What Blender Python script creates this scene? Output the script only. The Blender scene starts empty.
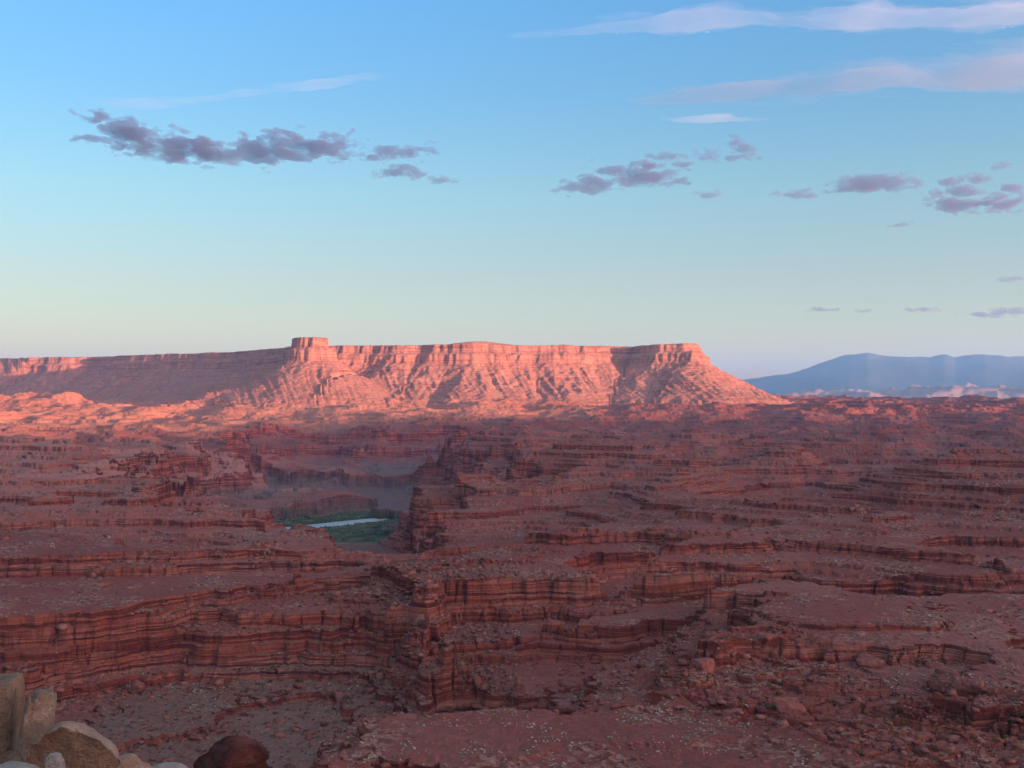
import bpy, bmesh, math, random
import numpy as np
from mathutils import Vector, noise as mnoise

# ------------------------------------------------------------------ camera, sky, sun, exposure
C = bpy.context.scene.collection
scene = bpy.context.scene
F = 1100.0           # focal length in pixels of a 1024 wide picture
HZ = 398.0           # picture row of the level horizon

cam_d = bpy.data.cameras.new('camera'); cam = bpy.data.objects.new('camera', cam_d); C.objects.link(cam)
cam_d.sensor_width = 36.0; cam_d.lens = 36.0 * F / 1024.0
cam_d.clip_start = 0.5; cam_d.clip_end = 400000.0
cam.location = (0, 0, 0)
cam.rotation_euler = (math.radians(90) + math.atan((HZ - 384.0) / F), 0, 0)
scene.camera = cam

SUN_AZ = 56.0        # the sun stands behind the camera, this many degrees right of straight behind
SUN_EL = 2.7
world = bpy.data.worlds.new('World'); scene.world = world; world.use_nodes = True
wn = world.node_tree.nodes; wl = world.node_tree.links
wn.clear()
sky = wn.new('ShaderNodeTexSky'); sky.sky_type = 'NISHITA'; sky.sun_disc = False
sky.sun_elevation = math.radians(SUN_EL)
sky.sun_rotation = math.radians(180.0 - SUN_AZ)
sky.altitude = 1500; sky.air_density = 1.0; sky.dust_density = 1.0; sky.ozone_density = 3.0
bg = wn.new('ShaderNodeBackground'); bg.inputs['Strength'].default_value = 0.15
wo = wn.new('ShaderNodeOutputWorld')
tc = wn.new('ShaderNodeTexCoord'); sx_ = wn.new('ShaderNodeSeparateXYZ'); wl.new(tc.outputs['Generated'], sx_.inputs[0])
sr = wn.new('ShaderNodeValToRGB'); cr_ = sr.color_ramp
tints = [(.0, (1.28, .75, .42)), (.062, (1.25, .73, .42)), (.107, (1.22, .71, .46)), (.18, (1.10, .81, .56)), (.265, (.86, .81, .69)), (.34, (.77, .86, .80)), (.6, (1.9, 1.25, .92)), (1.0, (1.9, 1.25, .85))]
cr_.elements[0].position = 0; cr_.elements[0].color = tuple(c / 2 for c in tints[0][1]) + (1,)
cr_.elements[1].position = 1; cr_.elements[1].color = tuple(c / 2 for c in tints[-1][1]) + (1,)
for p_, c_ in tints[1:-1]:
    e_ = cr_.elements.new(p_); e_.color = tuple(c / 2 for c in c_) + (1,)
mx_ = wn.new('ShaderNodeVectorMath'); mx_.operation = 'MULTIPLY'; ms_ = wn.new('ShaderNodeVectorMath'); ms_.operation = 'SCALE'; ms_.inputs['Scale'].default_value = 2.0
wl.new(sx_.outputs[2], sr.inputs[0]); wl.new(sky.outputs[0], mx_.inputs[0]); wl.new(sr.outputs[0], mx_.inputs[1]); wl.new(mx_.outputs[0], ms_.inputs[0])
# warm boost added to the sun-side half of the sky to light shaded ground
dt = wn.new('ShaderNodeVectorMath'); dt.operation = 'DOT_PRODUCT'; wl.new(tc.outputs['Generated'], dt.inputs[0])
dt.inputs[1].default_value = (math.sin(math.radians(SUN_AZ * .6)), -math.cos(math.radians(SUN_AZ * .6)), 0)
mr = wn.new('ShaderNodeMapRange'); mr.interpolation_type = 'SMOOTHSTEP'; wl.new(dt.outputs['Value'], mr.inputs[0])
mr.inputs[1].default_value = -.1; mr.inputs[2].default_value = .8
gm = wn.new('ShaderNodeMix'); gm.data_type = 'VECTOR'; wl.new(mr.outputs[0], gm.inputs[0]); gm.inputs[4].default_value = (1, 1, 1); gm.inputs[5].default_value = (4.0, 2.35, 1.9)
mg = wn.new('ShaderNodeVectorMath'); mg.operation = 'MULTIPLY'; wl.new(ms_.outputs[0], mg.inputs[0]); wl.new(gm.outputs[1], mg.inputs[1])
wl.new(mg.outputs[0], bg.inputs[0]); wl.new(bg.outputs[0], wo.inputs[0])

sd_ = bpy.data.lights.new('sun', 'SUN'); sun = bpy.data.objects.new('sun', sd_); C.objects.link(sun)
sd_.energy = 5.0; sd_.angle = math.radians(0.5); sd_.color = (1.0, 0.55, 0.38)
a = math.radians(SUN_AZ); e = math.radians(SUN_EL)
SUNDIR = Vector((math.sin(a) * math.cos(e), -math.cos(a) * math.cos(e), math.sin(e)))
sun.rotation_euler = SUNDIR.to_track_quat('Z', 'Y').to_euler()

scene.view_settings.view_transform = 'Standard'
scene.view_settings.look = 'None'
scene.view_settings.exposure = 2.35
scene.view_settings.gamma = 1.0
scene.cycles.use_denoising = True
scene.cycles.volume_bounces = 1
scene.cycles.max_bounces = 4
scene.cycles.diffuse_bounces = 2

# ------------------------------------------------------------------ noise
rng = np.random.RandomState(7)
ANG = rng.rand(256, 256).astype(np.float32) * 2 * np.pi
GX = np.cos(ANG); GY = np.sin(ANG)
RT = rng.rand(256, 256).astype(np.float32)
GXf = GX.ravel(); GYf = GY.ravel(); RTf = RT.ravel()

def gnoise(x, y, seed=0):
    x = x + seed * 17.31; y = y + seed * 9.77
    xi = np.floor(x); yi = np.floor(y)
    fx = (x - xi).astype(np.float32); fy = (y - yi).astype(np.float32)
    xi = xi.astype(np.int32) & 255; yi = yi.astype(np.int32) & 255
    x1 = (xi + 1) & 255; y1 = (yi + 1) & 255
    u = fx * fx * fx * (fx * (fx * 6 - 15) + 10); v = fy * fy * fy * (fy * (fy * 6 - 15) + 10)
    i00 = yi * 256 + xi; i10 = yi * 256 + x1; i01 = y1 * 256 + xi; i11 = y1 * 256 + x1
    n00 = GXf[i00] * fx + GYf[i00] * fy
    n10 = GXf[i10] * (fx - 1) + GYf[i10] * fy
    n01 = GXf[i01] * fx + GYf[i01] * (fy - 1)
    n11 = GXf[i11] * (fx - 1) + GYf[i11] * (fy - 1)
    a = n00 + u * (n10 - n00); b = n01 + u * (n11 - n01)
    return (a + v * (b - a)) * 1.5

def fbm(x, y, wl_, octs, seed=0, gain=0.5):
    s = 0; amp = 1.0; f = 1.0 / wl_
    for k in range(octs):
        s = s + amp * gnoise(x * f, y * f, seed + k * 3.1)
        amp *= gain; f *= 2.03
    return s

def ridged(x, y, wl_, octs, seed=0, gain=0.5):
    s = 0; amp = 1.0; f = 1.0 / wl_
    for k in range(octs):
        s = s + amp * (1 - 2 * np.abs(gnoise(x * f, y * f, seed + k * 3.1)))
        amp *= gain; f *= 2.03
    return s

def cells(x, y, size, seed=0):
    """random value of the nearest jittered cell, and distance to the cell border"""
    x = x / size + seed * 5.3; y = y / size + seed * 3.9
    xi = np.floor(x).astype(np.int32); yi = np.floor(y).astype(np.int32)
    best = np.full(x.shape, 9., np.float32); sec = best.copy(); val = np.zeros(x.shape, np.float32)
    for dy in (-1, 0, 1):
        for dx in (-1, 0, 1):
            cx = xi + dx; cy = yi + dy
            idx = (cy & 255) * 256 + (cx & 255)
            jx = RTf[idx]; jy = RTf[(idx + 7919) & 65535]
            d = (cx + jx - x) ** 2 + (cy + jy - y) ** 2
            m = d < best
            sec = np.where(m, best, np.minimum(sec, d))
            val = np.where(m, RTf[(idx * 3 + 131) & 65535], val)
            best = np.where(m, d, best)
    return val, np.sqrt(sec) - np.sqrt(best)

def sstep(a, b, x):
    t = np.clip((x - a) / (b - a), 0, 1)
    return t * t * (3 - 2 * t)

# ------------------------------------------------------------------ plan of the land
def P(px, py, z):
    """ground point at height z (camera height is 0) seen at a place of the picture"""
    Y = -z * F / (py - HZ)
    return ((px - 512) / F * Y, Y)

def PD(px, D):
    return ((px - 512) / F * D, D)

def poly(z, pts):
    return np.array([P(x, y, z) for x, y in pts])

MESA = np.array([PD(*q) for q in [
    (318, 8420), (338, 8380), (375, 8360), (395, 8260), (420, 8300), (436, 8210), (470, 8160), (500, 8230), (530, 8300), (560, 8290), (600, 8420),
    (618, 8560), (634, 8600), (640, 8400), (655, 8260), (690, 8180), (691, 8150), (696, 8260), (698, 8600), (703, 9600), (640, 13000),
    (-100, 18000), (-700, 18000), (-260, 13000), (-100, 11900), (0, 11100), (60, 10700), (90, 10750), (130, 10300), (200, 9780), (235, 9500), (250, 9200), (283, 8750), (297, 8300), (306, 8420)]])
BUTTE = np.array([PD(*q) for q in [(292, 8120), (296, 8010), (310, 7960), (324, 8000), (329, 8130), (322, 8230), (300, 8240)]])

Z0 = -190.0
R1 = poly(Z0, [(-250, 640), (-60, 632), (0, 628), (50, 618), (100, 607), (200, 590), (300, 578), (350, 573), (385, 572), (398, 590), (408, 622), (430, 640), (440, 622),
               (470, 610), (520, 605), (580, 606), (640, 603), (700, 602), (745, 600), (775, 612), (770, 622), (740, 640), (700, 655), (690, 668), (640, 690), (600, 702),
               (500, 712), (430, 713), (375, 714), (368, 728), (330, 750), (300, 790), (240, 860), (-400, 900)])
R2 = poly(-235, [(-350, 690), (-60, 676), (0, 668), (60, 660), (110, 655), (160, 650), (250, 648), (300, 645), (360, 648), (400, 652), (430, 662), (455, 676), (500, 690),
                 (560, 694), (610, 700), (600, 718), (540, 736), (450, 742), (380, 748), (340, 770), (300, 815), (240, 900), (-500, 960)])
# the big river canyon: three nested rims
R3 = poly(Z0, [(410, 542), (338, 541), (331, 524), (306, 514), (225, 511), (190, 503), (150, 490), (120, 475), (160, 462), (215, 452), (236, 440), (246, 433), (300, 431.5), (450, 432),
               (560, 434), (600, 437), (540, 438.5), (480, 440), (447, 443), (448, 447), (475, 452), (530, 458), (545, 466), (500, 478), (462, 490), (450, 515), (440, 541)])
R4 = poly(-250, [(352, 562), (318, 556), (280, 540), (230, 522), (190, 512), (165, 498), (140, 484), (190, 466), (240, 455), (262, 448), (300, 445), (450, 446),
                 (520, 446), (540, 449), (470, 452), (447, 458), (446, 466), (490, 474), (460, 488), (438, 500), (418, 508), (418, 535), (425, 558)])
R5 = poly(-330, [(355, 590), (325, 586), (290, 570), (220, 556), (195, 535), (185, 520), (205, 508), (300, 503), (368, 497), (366, 491), (290, 489), (225, 484), (225, 476), (250, 471), (300, 475), (350, 477), (430, 483),
                 (500, 480), (500, 484), (452, 492), (444, 500), (422, 514), (412, 530), (418, 560), (412, 588)])
R10 = poly(-215, [(450, 622), (520, 615), (580, 616), (640, 613), (738, 611), (752, 620), (715, 640), (650, 668), (560, 688), (480, 692), (436, 672), (434, 640)])
# small near cliff below the speckled bench, and broken ledges further right
R6 = poly(-192, [(340, 735), (372, 742), (410, 750), (450, 748), (480, 757), (530, 750), (560, 742), (620, 741), (690, 742), (720, 736), (760, 735), (800, 745), (840, 760), (900, 790), (1100, 860), (300, 860)])
R7 = poly(Z0, [(560, 575), (600, 566), (700, 560), (790, 558), (830, 566), (900, 568), (960, 572), (1150, 560), (1150, 590), (900, 590), (800, 583), (700, 584), (600, 590)])
R8 = poly(Z0, [(380, 549), (430, 546), (520, 543), (640, 540), (700, 547), (640, 556), (540, 561), (440, 563), (385, 560)])
R9 = poly(Z0, [(-80, 551), (60, 556), (150, 550), (260, 546), (350, 551), (372, 556), (300, 566), (150, 575), (30, 585), (-80, 590)])

def sdist(px, py, pg, sbase=False):
    """signed distance to a polygon, positive inside; optionally the arc position of the nearest point"""
    n = len(pg); best = np.full(px.shape, 1e18); ins = np.zeros(px.shape, bool); arc = np.zeros(px.shape); acc = 0.0
    for i in range(n):
        ax, ay = pg[i]; bx, by = pg[(i + 1) % n]
        ex, ey = bx - ax, by - ay; L2 = ex * ex + ey * ey + 1e-9; L = math.sqrt(L2)
        t = np.clip(((px - ax) * ex + (py - ay) * ey) / L2, 0, 1)
        d = (px - ax - t * ex) ** 2 + (py - ay - t * ey) ** 2
        m = d < best; best = np.where(m, d, best); arc = np.where(m, acc + t * L, arc)
        c = ((ay > py) != (by > py)) & (px < ex * (py - ay) / (ey if abs(ey) > 1e-9 else 1e-9) + ax)
        ins ^= c; acc += L
    r = np.sqrt(best) * np.where(ins, 1, -1)
    return (r, arc) if sbase else r

# ------------------------------------------------------------------ grid of the ground sheet (rings of growing radius)
NF = 900
T = math.tan(math.radians(26.6))
fine = np.arctan(np.linspace(-T, T, NF))
side = []
aa = fine[-1]; st = 0.0035
while aa < math.pi - 0.06:
    aa += st; st = min(st * 1.07, 0.07); side.append(aa)
side = np.array(side); side = side[side < math.pi - 0.02]
theta = np.concatenate([-side[::-1], fine, side])
def geo(a, b, q):
    n = int(math.log(b / a) / q); return a * np.exp(np.linspace(0, math.log(b / a), n, endpoint=False))
rad = np.concatenate([geo(1.0, 300, 0.05), geo(300, 520, 0.012), geo(520, 1450, 0.0016), geo(1450, 6000, 0.0024), np.arange(6000, 7300, 11.0), np.arange(7300, 9200, 5.5),
                      np.arange(9200, 11800, 14.0), geo(11800, 14000, 0.012), geo(14000, 70000, 0.06), [70000.0]])
print('grid', len(theta), 'x', len(rad), len(theta) * len(rad))
TH, RR = np.meshgrid(theta, rad)
X = (RR * np.sin(TH)); Y = (RR * np.cos(TH))
NR, NC = X.shape

# coarse fields, interpolated to the sheet
ci = np.unique(np.concatenate([np.arange(0, NC, 5), [NC - 1]])); ri = np.unique(np.concatenate([np.arange(0, NR, 5), [NR - 1]]))
Xc = X[np.ix_(ri, ci)]; Yc = Y[np.ix_(ri, ci)]
wc = np.interp(np.arange(NC), ci, np.arange(len(ci))); wr = np.interp(np.arange(NR), ri, np.arange(len(ri)))
c0 = np.minimum(wc.astype(int), len(ci) - 2); r0 = np.minimum(wr.astype(int), len(ri) - 2)
fc = (wc - c0)[None, :]; fr = (wr - r0)[:, None]
def up(A):
    B = A[r0] * (1 - fr) + A[r0 + 1] * fr
    return (B[:, c0] * (1 - fc) + B[:, c0 + 1] * fc)

def field(pg): return up(sdist(Xc, Yc, pg))

D = RR
# warp shared by all the rims, so that cliffs weave in and out; blocks break the edge
amp = np.clip(D / 1000.0, 0.3, 3.0)
w1 = fbm(X, Y, 260, 4, 1) ; w2 = ridged(X, Y, 85, 3, 5) - 0.9
cv, cb = cells(X + 6 * w1, Y, 17, 2)
cv2, cb2 = cells(X, Y, 42, 4)
warp = 26 * w1 * amp + 11 * w2 * np.clip(amp, .6, 1.6) + (cv - .5) * 7 + (3.6 + 3.0 * sstep(1300, 1800, D)) * sstep(.16, .03, cb) * (cv2 > .3) + (cv2 - .5) * 8 * np.clip(amp, .7, 2)

def drop(sd, H, run=60, split=((0.0, .45), (14, .3))):
    """share of a cliff's height already lost at distance sd inside its rim: sheer steps and then a talus apron"""
    out = 0; used = 0
    for off, share in split:
        out = out + share * np.clip((sd - off) / 4.0, 0, 1); used += share
    last = split[-1][0] + 5
    t = np.clip((sd - last) / run, 0, 1)
    return H * (out + (1 - used) * (1 - (1 - t) ** 1.7))

U = np.full(X.shape, Z0)
# general tilt: the far plateau climbs to the mesa's foot
U += 140 * sstep(5700, 7900, Y) + 45 * sstep(8000, 12000, Y)
U -= 350 * sstep(12500, 15500, D) * (1 - sstep(0, 1, (X / np.maximum(Y, 1) < -0.2) * 1.0) * .0)
PX0 = X / np.maximum(Y, .01) * F + 512
# gentle relief, made of ledges below
rel = 30 * fbm(X, Y, 800, 4, 11, .42) + 20 * ridged(X, Y, 520, 3, 21, .42) - 16
rel = rel * (0.5 + 1.05 * sstep(950, 2300, Y)) * (1 - .25 * sstep(5200, 6500, Y)) * sstep(450, 900, D)
vis = sstep(200, 250, PX0) * sstep(480, 440, PX0) * sstep(1500, 1900, Y)
rel2 = 40 * ridged(X, Y, 520, 3, 27, .45) - 24
U += rel + rel2 * sstep(1300, 2200, Y) * (1 - .8 * vis) * (1 - .55 * sstep(5000, 6200, Y))
# broad smooth rise on the right (wide bare bench) and lows around it
def bump(px, py, z, rx, ry, h, rot=0.0):
    cx, cy = P(px, py, z); dx = X - cx; dy = Y - cy
    c, s = math.cos(rot), math.sin(rot)
    return h * np.exp(-((c * dx + s * dy) / rx) ** 2 - ((-s * dx + c * dy) / ry) ** 2)
U += bump(960, 522, Z0, 330, 260, 26) + bump(700, 470, Z0, 500, 420, 22) + bump(505, 449, Z0, 210, 380, 48) + bump(330, 622, -225, 60, 40, 8)
U += bump(820, 640, Z0, 120, 60, 9) + bump(700, 700, Z0, 110, 40, -8) + bump(930, 640, Z0, 120, 60, 6) + bump(100, 450, Z0, 500, 500, 14)
U += bump(285, 530, Z0, 85, 170, 24)

s1 = field(R1) + warp; s2 = field(R2) + warp * .8; s3 = field(R3) + warp * 1.3; s4 = field(R4) + warp * 1.2; s5 = field(R5) + warp
U -= drop(s1, 30, 70, ((0, .4), (14, .25)))
U -= drop(s2, 47, 60, ((0, .3), (8, .25), (18, .15)))
U -= drop(s3, 62, 150, ((0, .5), (16, .2)))
U -= drop(s4, 70, 170, ((0, .4), (18, .25)))
U -= drop(s5, 58, 120, ((0, .5), (12, .2)))
U -= drop(field(R10) + warp * .7, 34, 30, ((0, .6), (10, .2)))
s6 = field(R6) + warp * .5
U -= drop(s6, 6, 18, ((0, .7),))
for R_, h_, ms in ((R7, 30, .9), (R8, 24, .8), (R9, 26, .8)):
    U -= drop(field(R_) + warp * ms, h_, 90, ((0, .35), (10, .25)))

# mesa with its butte: cliff, then a fluted talus skirt
sm, arc = sdist(Xc, Yc, MESA, True)
msk = up(sm)
arc = up(arc)
far = (Y > 6300) & (D < 19000)
mx = X[far]; my = Y[far]
sbt = up(sdist(Xc, Yc, BUTTE))[far]
sdm = msk[far]; ar = arc[far]
out0 = np.maximum(-np.maximum(sdm, sbt - 5), 0)
fl = ridged(mx, my, 170, 3, 31, .55) - .8
fl_s = ridged(mx, my, 60, 2, 35) - .7
e_ = sdm + 15 * fl + 8 * fl_s
eb = sbt + 10 * ridged(mx, my, 60, 2, 33) - 8
# down-slope ribs that fan out from the rim
rib = .62 * ridged(ar + 18 * fbm(mx, my, 500, 2, 41), out0 * .05, 80, 4, 43, .5) + .38 * ridged(mx + .35 * my, my * .06, 62, 3, 45, .5) - .85
rib2 = 1 - np.abs(gnoise((ar + 40 * fbm(mx, my, 300, 2, 47)) / 330, out0 / 1500, 49)) * 3.2
rmod = .35 + .65 * sstep(-.35, .35, fbm(mx, my, 420, 2, 57))
def skirt(s, Htop, Hcl, foot, run):
    """height above the plain outside the rim: sheer cliff, thin bench, long slope"""
    o = np.maximum(-s, 0)
    cl = Htop - Hcl * (.42 * np.clip(o / 8, 0, 1) + .15 * np.clip((o - 14) / 40, 0, 1) + .43 * np.clip((o - 58) / 12, 0, 1))
    t = np.clip((o - 70) / run, 0, 1)
    tal = (Htop - Hcl - foot) * (1 - (.62 * t + .38 * (1 - (1 - t) ** 2.2)))
    return np.where(o < 70, cl, foot + tal), t
foot = -55.0
topn = 400 + 5 * fbm(mx, my, 300, 2, 61) + 24 * np.exp(-(((mx / my * F + 512) - 480) / 26) ** 2) * sstep(0, 60, sdm) + 7 * sstep(640, 690, mx / my * F + 512)
zm, tt = skirt(e_, topn, 135, foot, 640 + 70 * sstep(660, 740, mx / my * F + 512))
zb, tb = skirt(eb, 442.0, 172, foot, 760)
ribamp = np.sin(np.clip(tt, 0, 1) ** .75 * np.pi)
zm = zm + ribamp * (rmod * 24 * rib + 22 * (rib2 - .4)) * (tt > 0)
ribb = np.sin(np.clip(tb, 0, 1) ** .75 * np.pi)
zb = zb + ribb * (rmod * 28 * rib + 20 * (rib2 - .4)) * (tb > 0)
zz = np.maximum(zm, zb)
mesamask = np.zeros(X.shape, bool)
inm = (zz > foot + 14)
Uf = U[far]
blend = sstep(foot + 2, foot + 45, zz)
Uf = np.maximum(Uf, Uf * (1 - blend) + zz * blend)
U[far] = Uf
mesamask[far] = inm
MB = np.zeros(X.shape); MB[far] = blend

# badland hills lit in front of the shaded wall, far left
def hills(px, Dd, rx, ry, h, rot):
    cx, cy = PD(px, Dd); dx = X - cx; dy = Y - cy
    c, s = math.cos(rot), math.sin(rot)
    q = np.sqrt(((c * dx + s * dy) / rx) ** 2 + ((-s * dx + c * dy) / ry) ** 2)
    return h * np.clip(1 - q, 0, 1) ** 1.2 * (1 + .25 * ridged(X + .8 * Y, Y * .25, 110, 2, 55))
far2 = (Y > 5500)
U += hills(75, 7900, 330, 260, 85, .5) + hills(20, 8000, 420, 240, 62, .2) + hills(-40, 7900, 380, 300, 60, 0) + hills(210, 7700, 420, 160, 34, .9)
U += (14 * np.clip(ridged(X, Y, 500, 3, 71) - .75, 0, 2)) * sstep(5600, 6600, Y) * (1 - MB) * (1 - sstep(11000, 12500, D))

# ---- strata: thin hard beds stand as little cliffs, soft beds slope
beds = [-420.0]
r2 = random.Random(3)
while beds[-1] < 520:
    beds.append(beds[-1] + r2.choice([3.0, 5.0, 5.0, 8.0, 11.0, 17.0]))
beds = np.array(beds)
dip = 6 * fbm(X, Y, 2500, 2, 81)
joint = sstep(.16, .03, cb)
fine_n = 2.0 * fbm(X, Y, 75, 5, 91, .52) + (cv - .5) * (1.3 + 1.2 * sstep(1200, 1800, D)) - (.7 + .8 * sstep(1200, 1800, D)) * joint + .9 * (cells(X, Y, 7.5, 6)[0] - .5)
u = U + dip + fine_n * (1 + .8 * sstep(2000, 6000, D)) * sstep(300, 520, D)
k = np.clip(np.searchsorted(beds, u.ravel()) - 1, 0, len(beds) - 2).reshape(u.shape)
b0 = beds[k]; h = beds[k + 1] - b0
t = (u - b0) / h
S = np.where(t < .60, t * .36, np.where(t < .68, .216 + (t - .60) / .08 * .68, .896 + (t - .68) / .32 * .104))
terr = b0 + h * S - dip
tw = sstep(300, 560, D) * (1 - .55 * MB) * (1 - sstep(11500, 13000, D))
floor = sstep(-355, -368, U) * (Y > 2300)       # river flats stay smooth
tw = tw * (1 - floor)
Z = (U + fine_n * .35) * (1 - tw) + terr * tw
Z = np.where(floor > .5, np.maximum(Z, -379.0 + 2.5 * fbm(X, Y, 200, 3, 95)), Z)

# jumbled slabs on the near right, rubble chutes
def region(pts, z, soft):
    return sstep(-soft, soft, up(sdist(Xc, Yc, poly(z, pts))))
near = D < 1500
jum = region([(640, 655), (780, 640), (860, 668), (960, 700), (1200, 700), (1200, 800), (960, 800), (860, 745), (760, 720), (680, 700)], Z0, 22)
chute = region([(385, 590), (430, 592), (500, 600), (520, 625), (500, 650), (560, 690), (520, 705), (400, 655), (370, 640)], -215, 22)
sa, sb_ = cells(X + 3 * w1, Y * 1.5, 9.5, 8); sc, sdd = cells(X, Y * 1.4, 22, 9); se, sf = cells(X, Y, 4.2, 12)
blk = (5.0 * sc * sstep(0, .12, sdd) + 2.6 * sa * sstep(0, .15, sb_))
Z = Z + jum * (blk - 3.5) + chute * (2.6 * sa * sstep(0, .2, sb_) + 1.6 * se * sstep(0, .2, sf) - 1.5)
# fallen debris right below each rim
tal = np.clip(sstep(18, 30, s1) * (1 - sstep(50, 75, s1)) + sstep(24, 34, s2) * (1 - sstep(55, 90, s2)), 0, 1) * (D < 1500)
Z = Z + tal * 1.5 * se * sstep(0, .2, sf) * (se > .55)
Z = Z + (.35 * fbm(X, Y, 9, 3, 97) + .5 * (ridged(X, Y, 22, 2, 98) - .8)) * sstep(300, 500, D) * (1 - sstep(2500, 4000, D))

# ---- the viewpoint's own rim: level ground under the camera, the cliff below it
fwd = np.abs(TH) < math.radians(75)
edge = 4.2 + .5 * np.sin(TH * 9)
bank = np.interp(D, [0, 1, 3.6, 5, 9, 16, 60, 150, 300, 480], [-1.6, -1.6, -1.75, -3.4, -14, -30, -62, -105, -150, -190])
nearw = 1 - sstep(300, 480, D)
Zn = Z * (1 - nearw) + bank * nearw
back = np.interp(D, [0, 5, 40, 400, 1500, 70000], [-1.6, -1.6, -2.5, -8, -25, -25])
wb = sstep(math.radians(68), math.radians(110), np.abs(TH))
Z = Zn * (1 - wb) + np.where(D < 20000, back + 3 * fbm(X, Y, 400, 3, 99), -500) * wb
# ledge that carries the pale boulders, ledge that carries the red one
PXn = X / np.maximum(Y, .01) * F + 512
l1 = sstep(175, 110, PXn) * sstep(7.5, 8.5, Y) * (1 - sstep(13.4, 14.6, Y)) * (Y > 0)
Z = Z * (1 - l1) + (-5.0 + .05 * fbm(X, Y, 1.5, 3, 3)) * l1
l2 = sstep(120, 175, PXn) * sstep(345, 300, PXn) * sstep(24, 27, Y) * (1 - sstep(33, 36, Y)) * (Y > 0)
Z = Z * (1 - l2) + (-11.3 + .2 * fbm(X, Y, 4, 3, 3)) * l2

# river bed
RIV = [P(-30, 500, -380), P(120, 530, -380), P(250, 533, -380), P(322, 525, -380), P(360, 521, -380), P(402, 517, -380), P(440, 512, -380), P(520, 500, -380), P(600, 480, -380), P(760, 472, -380)]
def polydist(px, py, pts):
    best = np.full(px.shape, 1e18)
    for (ax, ay), (bx, by) in zip(pts[:-1], pts[1:]):
        ex, ey = bx - ax, by - ay
        t_ = np.clip(((px - ax) * ex + (py - ay) * ey) / (ex * ex + ey * ey), 0, 1)
        best = np.minimum(best, (px - ax - t_ * ex) ** 2 + (py - ay - t_ * ey) ** 2)
    return np.sqrt(best)
rd = up(polydist(Xc, Yc, RIV))
wet = (Z < -360) & (rd < 90)
Z = np.where((Z < -355), np.minimum(Z, -384 + 5 * sstep(48, 62, rd) + 40 * sstep(60, 400, rd)), Z)

# attributes for the rock material
veg = sstep(-360, -370, Z) * sstep(200, 90, rd * (1 - .75 * sstep(3400, 3200, Y)) + 60 * fbm(X, Y, 120, 3, 13)) * (Y > 2300) * (Y < 6000)
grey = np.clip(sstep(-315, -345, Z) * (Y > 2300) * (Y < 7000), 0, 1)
scrub = sstep(.0, .5, fbm(X, Y, 160, 3, 15) + .25)
PXa = X / np.maximum(Y, .01) * F + 512
scrub = np.clip(scrub + region([(350, 700), (780, 690), (800, 768), (340, 800)], Z0, 25), 0, 1) * (D < 6000)
floorg = region([(110, 720), (330, 700), (400, 722), (380, 800), (60, 800)], -290, 25) + .7 * chute
pale = sstep(1500, 2600, Y) * (.12 + .88 * sstep(430, 250, PXa)) * sstep(5400, 4700, Y) * sstep(-.5, .4, fbm(X, Y, 500, 3, 17) + .2)  # paler soil on the left, where more glow falls: light put into colour
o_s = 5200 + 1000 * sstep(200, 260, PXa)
ora = sstep(0, 500, Y - o_s) * sstep(700, 450, PXa)  # sunlight put into the rock colour: brighter orange along the lit strip
print('heights', Z.min(), Z.max())

def sheet_mesh(name, faces, co, attrs, mat):
    used = np.unique(faces); remap = np.full(co.shape[0], -1, np.int64); remap[used] = np.arange(len(used))
    f = remap[faces].astype(np.int32); v = co[used].astype(np.float32)
    me = bpy.data.meshes.new(name)
    me.vertices.add(len(v)); me.vertices.foreach_set('co', v.ravel())
    me.loops.add(f.size); me.loops.foreach_set('vertex_index', f.ravel())
    me.polygons.add(len(f)); me.polygons.foreach_set('loop_start', (np.arange(len(f)) * f.shape[1]).astype(np.int32))
    me.polygons.foreach_set('loop_total', np.full(len(f), f.shape[1], np.int32))
    me.update(calc_edges=True)
    for k_, a_ in attrs.items():
        at = me.attributes.new(k_, 'FLOAT', 'POINT'); at.data.foreach_set('value', a_.ravel()[used].astype(np.float32))
    me.materials.append(mat)
    o = bpy.data.objects.new(name, me); C.objects.link(o)
    return o

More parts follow.
